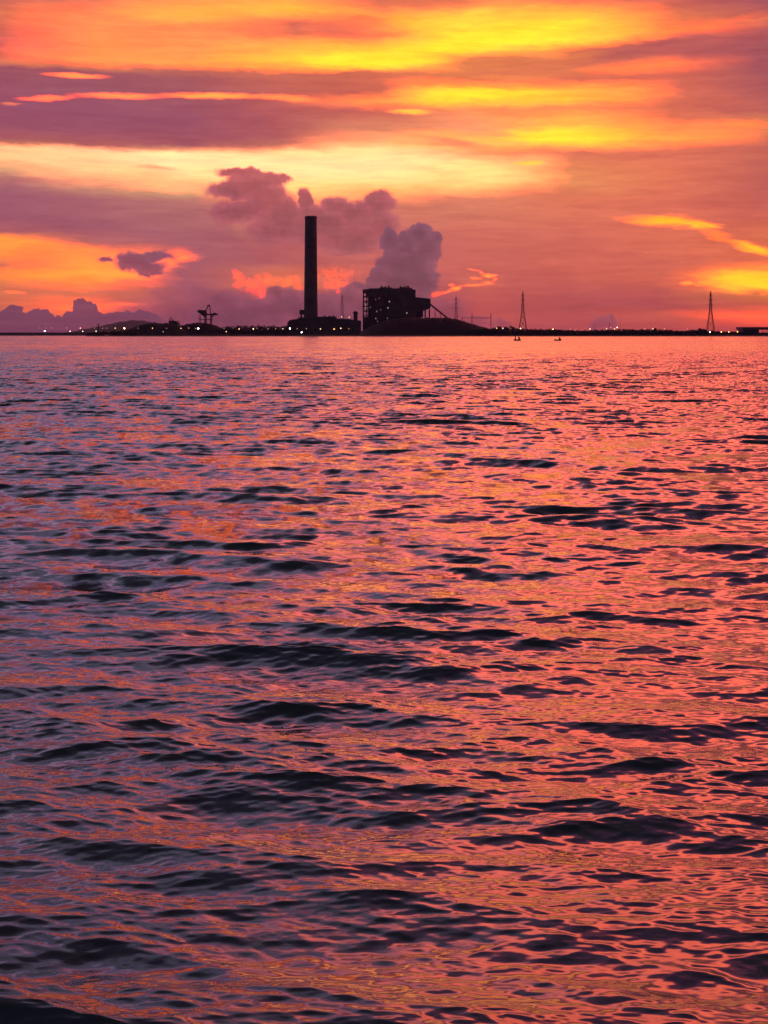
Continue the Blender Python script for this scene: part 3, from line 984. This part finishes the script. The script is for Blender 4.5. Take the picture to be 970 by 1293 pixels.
D = 2570.0
cx = X(554, D)
cv = thing('conveyor', 'sloping enclosed conveyor dropping from the boiler house onto the coal mound', 'conveyor', (cx, D, GZ))
c_ = lambda p: X(p, D) - cx
g_ = lambda p: Z(p, D) - GZ
gal = MB().prism([(c_(543.3), g_(383.0)), (c_(543.3), g_(385.6)), (c_(566), g_(403.6)), (c_(566), g_(401.2))], -2.6, 2.6)
gal.build('gallery', M_CLAD, cv)
tr = MB()
for p, q in ((549.5, 389.6), (556, 394.8), (562, 399.6)):
    for y in (-2.2, 2.2):
        tr.bar((c_(p) - 1.4, y, -.3), (c_(p), y, g_(q)), .3)
        tr.bar((c_(p) + 1.4, y, -.3), (c_(p), y, g_(q)), .3)
tr.build('trestle', M_STEEL, cv)


# ------------------------------------------------------------------ pylons
def pylon(px, top, D, leg, waist_py, arm, label, thick=.42, base_py=None):
    x = X(px, D)
    p = thing('pylon', label, 'pylon', (x, D, GZ), 'lattice power pylons along the shore')
    k = D / F
    H = Z(top, D) - GZ
    w0, w1, w2 = leg * k, 1.5 * k, .5 * k
    zw = Z(waist_py, D) - GZ
    corners = ((-1, -1), (1, -1), (1, 1), (-1, 1))

    def half(z):
        return w0 + (w1 - w0) * z / zw if z < zw else w1 + (w2 - w1) * (z - zw) / (H * .97 - zw)
    lg = []
    for sx, sy in corners:
        m = MB()
        m.bar((sx * w0, sy * w0, -.4), (sx * w1, sy * w1, zw), thick, 4, thick * .9)
        m.bar((sx * w1, sy * w1, zw), (sx * w2, sy * w2, H * .97), thick * .9, 4, thick * .6)
        m.build('leg', M_STEEL, p)
    br = MB()
    z = zw * .28
    zs = [0.0]
    while z < H * .95:
        zs.append(z)
        z += max(3.2, 2.2 * half(z))
    for i in range(len(zs) - 1):
        a, c = zs[i], zs[i + 1]
        for (s0, t0), (s1, t1) in zip(corners, corners[1:] + corners[:1]):
            ha, hc = half(a), half(c)
            tk = thick * .6
            br.bar((s0 * ha, t0 * ha, a), (s1 * hc, t1 * hc, c), tk)
            br.bar((s1 * ha, t1 * ha, a), (s0 * hc, t0 * hc, c), tk)
            br.bar((s0 * hc, t0 * hc, c), (s1 * hc, t1 * hc, c), tk)
    br.build('bracing', M_STEEL, p)
    for f, al in ((.66, 1.0), (.77, .92), (.88, .8)):
        zz = H * f
        h = half(zz)
        for s in (-1, 1):
            m = MB()
            tip = (s * arm * al * k, 0, zz + .3)
            for y in (-1, 1):
                m.bar((s * h, y * h, zz), tip, thick * .5)
                m.bar((s * h, y * h, zz + 2.2), tip, thick * .5)
            m.bar(tip, (tip[0], 0, zz - 2.4), .16)
            m.build('crossarm', M_STEEL, p)
    MB().bar((0, 0, H * .95), (0, 0, H), thick * .6, 4, .1).build('peak', M_STEEL, p)


pylon(432.2, 368.5, 2700, 3.0, 392, 3.6, 'slim lattice pylon between the chimney and the boiler house', .34)
pylon(576, 372.5, 2720, 3.0, 396, 4.4, 'lattice pylon with wide crossarms standing behind the coal mound', .36)
pylon(660.3, 366.4, 2560, 5.6, 393, 2.5, 'lattice pylon with splayed legs on the shore above the fishing boats', .42)
pylon(897.4, 366.2, 2540, 5.2, 393, 2.6, 'rightmost lattice pylon with splayed legs left of the flat roofed terminal', .40)

D = 2660.0
gx = X(602, D)
gt = thing('substation_gantry', 'thin dark substation gantry right of the pylon behind the coal mound', 'gantry', (gx, D, GZ))
c_ = lambda p: X(p, D) - gx
g_ = lambda p: Z(p, D) - GZ
for p, q in ((583.5, 400.5), (596, 395.8), (620, 395.8)):
    m = MB()
    for s in (-.9, .9):
        m.bar((c_(p) + s, 0, -.3), (c_(p) + s * .4, 0, g_(q)), .32)
    z = 1.0
    while z < g_(q) - 2:
        m.bar((c_(p) - .9, 0, z), (c_(p) + .9, 0, z + 1.9), .16)
        z += 1.9
    m.build('post', M_STEEL, gt)
m = MB()
for dz in (-.7, .7):
    m.bar((c_(583.5), 0, g_(401.2) + dz), (c_(620), 0, g_(401.2) + dz), .22)
xx = c_(583.5)
while xx < c_(620) - 2:
    m.bar((xx, 0, g_(401.2) - .7), (xx + 2, 0, g_(401.2) + .7), .14)
    xx += 2
m.build('beam', M_STEEL, gt)
for p in (587, 591, 601, 606, 611, 616):
    MB().bar((c_(p), 0, g_(401.2) - .8), (c_(p), 0, g_(401.2) - 2.8), .22, 6).build('insulator', M_STEEL, gt)

# ------------------------------------------------------------------ ship unloader and stacker
D = 2500.0
ux = X(260, D)
un = thing('ship_unloader', 'dark ship unloader crane on tall legs with a raised frame above the round mound', 'crane', (ux, D, GZ))
c_ = lambda p: X(p, D) - ux
g_ = lambda p: Z(p, D) - GZ
for p, th in ((252.4, .42), (259.6, .85), (266.7, .72)):
    for y in (-9, 9):
        MB().box(c_(p) - th, c_(p) + th, y - th, y + th, -.3, g_(396.8)).build('leg', M_STEEL, un)
m = MB()
for y in (-9, 9):
    m.box(c_(251.6), c_(267.6), y - .6, y + .6, g_(403.4) - .4, g_(403.4) + .4)
for p in (259.6, 266.7):
    m.box(c_(p) - .5, c_(p) + .5, -8.2, 8.2, g_(404.6) - .5, g_(404.6) + .5)
m.build('portal_beam', M_STEEL, un)
MB().prism(pxz([(250, 394.2), (250, 391.4), (260.8, 391.6), (261.4, 397.6), (259.6, 399.8), (257.8, 399.6), (253.4, 396.2)], D, ux), -7, 7).build('machinery_house', M_CLAD, un)
m = MB().prism(pxz([(261.4, 397.9), (261.4, 396.0), (275.8, 396.6), (275.8, 397.6), (272, 398.4)], D, ux), -2.2, 2.2)
m.box(c_(268.8), c_(273.4), -2.8, 2.8, g_(396.4), g_(395.2))
m.build('boom', M_STEEL, un)
m = MB()
for y in (-3.2, 3.2):
    m.bar((c_(260.2), y, g_(392)), (c_(262.8), y * .5, g_(385.4)), .62)
    m.bar((c_(266.2), y, g_(396.2)), (c_(264.8), y * .5, g_(385.8)), .58)
    m.bar((c_(261.4), y * .8, g_(389)), (c_(265.6), y * .8, g_(391)), .3)
m.box(c_(262.2), c_(265.2), -2, 2, g_(387.0), g_(384.9))
m.bar((c_(264.8), 0, g_(385)), (c_(264.9), 0, g_(383.6)), .3)
m.build('raised_frame', M_STEEL, un)
m = MB()
m.bar((c_(265), 0, g_(386)), (c_(271.5), 0, g_(395.4)), .16)
m.bar((c_(262.4), 0, g_(386)), (c_(251.5), 0, g_(391.4)), .16)
m.build('stay_rod', M_STEEL, un)
MB().box(c_(267.4), c_(269.6), -1.5, 1.5, g_(400.2), g_(398)).build('cabin', M_GLASS, un)

D = 2440.0
sx = X(219, D)
sk = thing('stacker', 'squat dark bulk stacker with a pointed mast left of the crane', 'stacker', (sx, D, GZ))
c_ = lambda p: X(p, D) - sx
g_ = lambda p: Z(p, D) - GZ
MB().prism(pxz([(213, 410), (213.6, 405.6), (216.5, 404.6), (220, 404.8), (224, 406.2), (227, 408.2), (227, 410)], D, sx), -4, 4).build('body', M_CLAD, sk)
m = MB()
for y in (-2, 2):
    m.bar((c_(213.6), y, g_(405.8)), (c_(215.6), 0, g_(401)), .5)
    m.bar((c_(219), y, g_(405)), (c_(215.8), 0, g_(401)), .5)
m.build('mast', M_STEEL, sk)
m = MB()
m.bar((c_(219), 0, g_(405.4)), (c_(227.2), 0, g_(406.2)), .7)
m.bar((c_(215.7), 0, g_(401.3)), (c_(225), 0, g_(405.8)), .15)
m.build('boom', M_STEEL, sk)
for p in (214.5, 219, 224):
    MB().box(c_(p) - .6, c_(p) + .6, -3.6, 3.6, -.3, g_(409)).build('leg', M_STEEL, sk)

# ------------------------------------------------------------------ terminal at the right edge
D = 2440.0
ex = X(970, D)
te = thing('terminal', 'long flat roofed dark terminal shed at the right edge of the shore', 'building', (ex, D, GZ))
c_ = lambda p: X(p, D) - ex
g_ = lambda p: Z(p, D) - GZ
m = MB().box(c_(933.6), c_(1030), -22, 22, g_(416.3), g_(413.6))
m.box(c_(933.2), c_(1030.4), -22.5, 22.5, g_(413.6) + .01, g_(413.1))
m.build('roof', M_ROOF, te)
MB().box(c_(935.2), c_(954.6), -20, 20, -.3, g_(416.3) - .01).build('wall', M_CLAD, te)
MB().box(c_(954.7), c_(1028), -20, 20, -.3, g_(420.4)).build('plinth', M_CONC, te)
for p in (960, 972, 984, 996, 1008, 1020):
    for y in (-18, 18):
        MB().box(c_(p) - .35, c_(p) + .35, y - .35, y + .35, g_(420.4), g_(416.3) - .01).build('column', M_STEEL, te)
for p in (938.5, 943.5, 948.5):
    MB().box(c_(p) - 1.6, c_(p) + 1.6, -20.25, -19.7, 2.5, 6.2).build('shutter_door', M_STEEL, te)


def mast(px, top, D, r, label, z0=GZ):
    t = thing('mast', label, 'mast', (X(px, D), D, z0), 'bare masts on the shore')
    h = Z(top, D) - z0
    MB().bar((0, 0, -.4), (0, 0, h), r, 8, r * .6).build('pole', M_STEEL, t)
    m = MB().bar((-r * 2.6, 0, h * .93), (r * 2.6, 0, h * .93), r * .35)
    m.build('crosspiece', M_STEEL, t)


mast(124.3, 408.6, 2420, 1.15, 'thick dark post at the left end of the land below the far hill')
mast(769.6, 407.2, 2450, .34, 'thin dark mast rising in front of the small purple cloud at right')
mast(783.2, 402.5, 2460, .24, 'tallest thin mast just right of the small purple cloud')
mast(750.6, 410.0, 2450, .32, 'short thin mast at the left edge of the small purple cloud')

# ------------------------------------------------------------------ lamps along the shore
LAMPS = [
    (56.6, 418.1, 'white', 14, 3200, 'brightest white lamp on the low breakwater at far left'),
    (88.6, 418.4, 'white', 7, 3200, 'second bright white lamp from the left on the breakwater'),
    (104.6, 418.4, 'white', 6, 3200, 'white lamp on the breakwater just below and right of an orange lamp'),
    (101.6, 414.3, 'orange', 6, 3200, 'orange lamp on a tall pole above the breakwater'),
    (50.2, 414.2, 'pink', 1.2, 3200, 'faint pink lamp high above the breakwater left of the brightest white one'),
    (57.6, 414.2, 'pink', 1.0, 3200, 'very faint pink lamp directly above the brightest white breakwater lamp'),
    (65.2, 414.2, 'pink', 1.6, 3200, 'faint pink lamp above and right of the brightest white breakwater lamp'),
    (84.2, 414.2, 'pink', 1.6, 3200, 'faint pink lamp high above the breakwater left of the orange one'),
    (121.4, 418.2, 'green', 4, 2385, 'small pale green lamp at the foot of the thick dark post'),
    (119.4, 414.2, 'pink', 1.5, 2385, 'faint pink lamp just left of the thick dark post'),
    (129.6, 414.4, 'pink', 1.2, 2385, 'faint pink lamp just right of the thick dark post'),
    (135.0, 414.4, 'pink', 1.2, 2385, 'faint pink lamp midway between the thick post and the big golden lamp'),
    (145.6, 414.4, 'warm', 4, 2385, 'small warm lamp left of the big golden lamp'),
    (157.2, 414.6, 'warm', 26, 2385, 'big golden lamp shining in front of the far hill'),
    (174.4, 414.4, 'pink', .8, 2385, 'very dim lamp on the left slope of the scrub mound'),
    (192.6, 414.4, 'orange', 4, 2385, 'orange lamp in the middle of the scrub mound'),
    (206.2, 419.0, 'green', 1.6, 2385, 'dim greenish lamp low down below the stacker'),
    (210.4, 414.4, 'orange', 1.3, 2385, 'dim orange lamp just left of the stacker'),
    (228.6, 414.6, 'orange', 4, 2385, 'orange lamp just right of the stacker'),
    (238.4, 414.2, 'orange', 2.6, 2385, 'smaller orange lamp between the stacker and the bright cream lamp'),
    (247.3, 414.6, 'warm', 2.4, 2385, 'small lamp touching the left side of the bright cream lamp'),
    (250.6, 414.8, 'white', 26, 2385, 'bright cream lamp on the left flank of the round mound under the crane'),
    (283.0, 414.8, 'pink', 1.0, 2385, 'dim pink lamp at the right foot of the round mound'),
    (285.8, 418.8, 'pink', 3.4, 2385, 'pink lamp low down right of the round mound'),
    (302.0, 415.4, 'warm', 5, 2385, 'warm lamp nearest the left end of the shore trees'),
    (320.0, 415.2, 'warm', 9, 2385, 'bright warm lamp halfway along the shore trees'),
    (325.0, 414.6, 'pink', 1.0, 2385, 'dim lamp just right of the bright warm lamp by the shore trees'),
    (338.6, 415.2, 'pink', 1.6, 2385, 'dim pink lamp right of the middle of the shore trees'),
    (348.2, 415.0, 'pink', 1.8, 2385, 'pink lamp near the right end of the shore trees'),
    (357.4, 415.2, 'warm', 3.0, 2385, 'small warm lamp just left of the bright white one beside the hall'),
    (366.2, 414.8, 'white', 20, 2385, 'bright white lamp at the left corner of the low hall'),
    (375.4, 415.0, 'pink', 1.4, 2385, 'dim lamp below the left part of the low hall'),
    (381.0, 419.6, 'white', 16, 2380, 'bright white lamp near the water below the tall chimney'),
    (387.0, 415.0, 'pink', 1.5, 2385, 'dim pink lamp straight below the tall chimney'),
    (404.8, 415.4, 'warm', 4, 2385, 'warm lamp right of the foot of the chimney'),
    (422.0, 415.6, 'orange', 8, 2385, 'orange lamp below the right part of the low hall'),
    (430.4, 414.6, 'orange', 8, 2385, 'orange lamp below the slim pylon'),
    (440.4, 415.0, 'orange', 1.6, 2385, 'dim orange lamp below the transfer tower'),
    (627.4, 414.4, 'orange', 6, 2385, 'orange lamp at the right tip of the coal mound'),
    (635.2, 414.6, 'white', 4.5, 2385, 'pale lamp in front of the tall tree clump'),
    (645.0, 414.4, 'pink', 1.3, 2385, 'dim lamp at the right end of the tall tree clump'),
    (657.4, 414.8, 'warm', 9, 2388, 'warm lamp at the left leg of the pylon above the boats'),
    (698.4, 415.8, 'warm', 10, 2388, 'bright warm lamp on the woodland above the right boat'),
    (720.6, 415.8, 'pink', 2.0, 2388, 'dim lamp on the woodland right of the right boat'),
    (727.5, 415.6, 'pink', 1.3, 2388, 'very dim lamp on the woodland left of the short thin mast'),
    (745.2, 415.4, 'warm', 6, 2388, 'warm lamp just left of the short thin mast'),
    (766.2, 415.2, 'warm', 4, 2388, 'warm lamp just left of the mast in front of the small purple cloud'),
    (771.2, 413.6, 'pink', 2.2, 2388, 'pink lamp just right of the mast in front of the small purple cloud'),
    (776.0, 415.2, 'warm', 4, 2388, 'lower of two warm lamps left of the tallest thin mast'),
    (779.4, 413.4, 'white', 8, 2388, 'upper and brighter of two lamps left of the tallest thin mast'),
    (814.0, 415.2, 'pink', 2.0, 2388, 'dim pink lamp left of the slightly taller tree in the woodland'),
    (824.6, 415.2, 'warm', 4, 2388, 'warm lamp beside the slightly taller tree in the woodland'),
    (839.2, 415.4, 'warm', 2.6, 2388, 'small warm lamp right of the slightly taller tree in the woodland'),
    (868.0, 415.6, 'pink', 1.5, 2388, 'dim lamp where the woodland dips left of the rightmost pylon'),
    (896.6, 419.2, 'warm', 16, 2382, 'bright warm lamp at the foot of the rightmost pylon'),
    (911.0, 419.2, 'orange', 12, 2382, 'bright orange lamp right of the rightmost pylon'),
    (920.4, 419.2, 'warm', 7, 2382, 'warm lamp between the rightmost pylon and the terminal shed'),
    (931.4, 419.0, 'orange', 12, 2382, 'orange lamp touching the left end of the terminal shed'),
]
for px, py, kind, s, D, label in LAMPS:
    z0 = 6.9 if D == 3200 else shore_z(D)
    z = Z(py, D)
    t = thing('shore_lamp', label, 'lamp', (X(px, D), D, z0), 'lamps lit along the shore')
    s = round(s * ((.85 if kind != 'white' else .6) if s < 12 else .8), 2)
    k = D / 2385
    r = (.95 if s > 11 else .72 if s > 2.4 else .55) * k
    m = MB().bar((0, 0, -.5), (0, 0, z - z0 - r * .6), .14, 6, .09)
    m.bar((0, .15, z - z0 - r * .6), (0, -.1, z - z0), .08, 4)
    m.build('pole', M_STEEL, t)
    hd = MB().box(-r * .8, r * .8, .02, .5, z - z0 - r * .7, z - z0 + r * .7).build('lamp_head', M_STEEL, t)
    MB().lathe([(r * .35, -.32), (r * .9, -.02), (r * .95, .0)], 12).build('lens', lamp_mat(kind, s), hd)
    o = hd.children[0]
    o.rotation_euler = (PI / 2, 0, 0)
    o.location = (0, 0, z - z0)
    for v in o.data.vertices:
        v.co.z = -v.co.z


# ------------------------------------------------------------------ two small boats
def hull(L_, w, h):
    mb = MB()
    n = 13
    for i in range(n):
        t = i / (n - 1)
        x = (t - .5) * L_
        bw = w * (1 - abs(2 * t - 1) ** 2.6) * .5 + .03
        sh = h + .35 * (2 * t - 1) ** 4
        for y, z in ((-bw, sh), (-bw * .75, .1), (0, -.25), (bw * .75, .1), (bw, sh), (bw * .85, sh - .02), (bw * .6, .25), (-bw * .6, .25), (-bw * .85, sh - .02)):
            mb.v.append((x, y, z))
    for i in range(n - 1):
        for j in range(9):
            a, c = i * 9 + j, i * 9 + (j + 1) % 9
            mb.f.append((a, c, c + 9, a + 9))
    mb.f.append(tuple(range(9)))
    mb.f.append(tuple(range((n - 1) * 9, n * 9))[::-1])
    return mb


D = 868.0
k = D / F
x0 = X(653.3, D)
bt = thing('fishing_boat', 'small dark boat with two upright shapes, below the splayed pylon', 'boat', (x0, D, .12), 'small boats on the far water')
hull(8.8 * k, 1.5, .62).build('hull', M_HULL, bt)
m = MB()
m.box(-2.35 * k - .42, -2.35 * k + .42, -.4, .4, .3, .9)
m.bar((-2.35 * k, 0, .9), (-2.35 * k, 0, 2.75), .34, 8, .26)
m.build('net_post', M_CLOTH, bt)
cab = MB().box(2.2 * k - .46, 2.2 * k + .46, -.5, .5, .3, 2.0).build('cabin', M_HULL, bt)
MB().box(2.2 * k - .56, 2.2 * k + .56, -.6, .6, 2.01, 2.12).build('roof', M_CLOTH, cab)
MB().box(2.2 * k - .34, 2.2 * k + .34, -.53, -.48, 1.25, 1.8).build('window', M_GLASS, cab)
MB().box(-.6, .7, -.55, .55, .45, .56).build('thwart', M_HULL, bt)
x0 = X(704.2, D)
bt = thing('fishing_boat', 'small dark boat with one upright cabin at its right end', 'boat', (x0, D, .12), 'small boats on the far water')
hull(8.4 * k, 1.4, .6).build('hull', M_HULL, bt)
cab = MB().box(2.5 * k - .42, 2.5 * k + .42, -.45, .45, .3, 1.75).build('cabin', M_HULL, bt)
MB().box(2.5 * k - .52, 2.5 * k + .52, -.55, .55, 1.76, 1.87).build('roof', M_CLOTH, cab)
MB().box(2.5 * k - .3, 2.5 * k + .3, -.48, -.43, 1.1, 1.6).build('window', M_GLASS, cab)
MB().bar((2.9 * k, 0, 1.8), (2.9 * k, 0, 2.5), .06, 5).build('mast', M_STEEL, cab)
m = MB().box(4.1 * k, 4.1 * k + .3, -.2, .2, .35, .95)
m.bar((4.1 * k + .2, 0, .4), (4.1 * k + .3, 0, -.3), .09, 6)
m.build('outboard_motor', M_STEEL, bt)
MB().box(-.9, -.6, -.5, .5, .42, .52).build('thwart', M_HULL, bt)

# ------------------------------------------------------------------ evening haze
if HAZE > 0:
    hb = MB().box(-12800, 12800, -12800, 12800, -3.0, 225.0).build('haze', M_SOIL)
    tag(hb, kind='stuff')
    hm = bpy.data.materials.new('evening haze')
    hm.use_nodes = True
    t = hm.node_tree
    t.nodes.clear()
    pv = t.nodes.new('ShaderNodeVolumePrincipled')
    pv.inputs['Color'].default_value = (.37, .29, .55, 1)
    pv.inputs['Density'].default_value = HAZE
    out = t.nodes.new('ShaderNodeOutputMaterial')
    t.links.new(pv.outputs[0], out.inputs['Volume'])
    hb.data.materials.clear()
    hb.data.materials.append(hm)
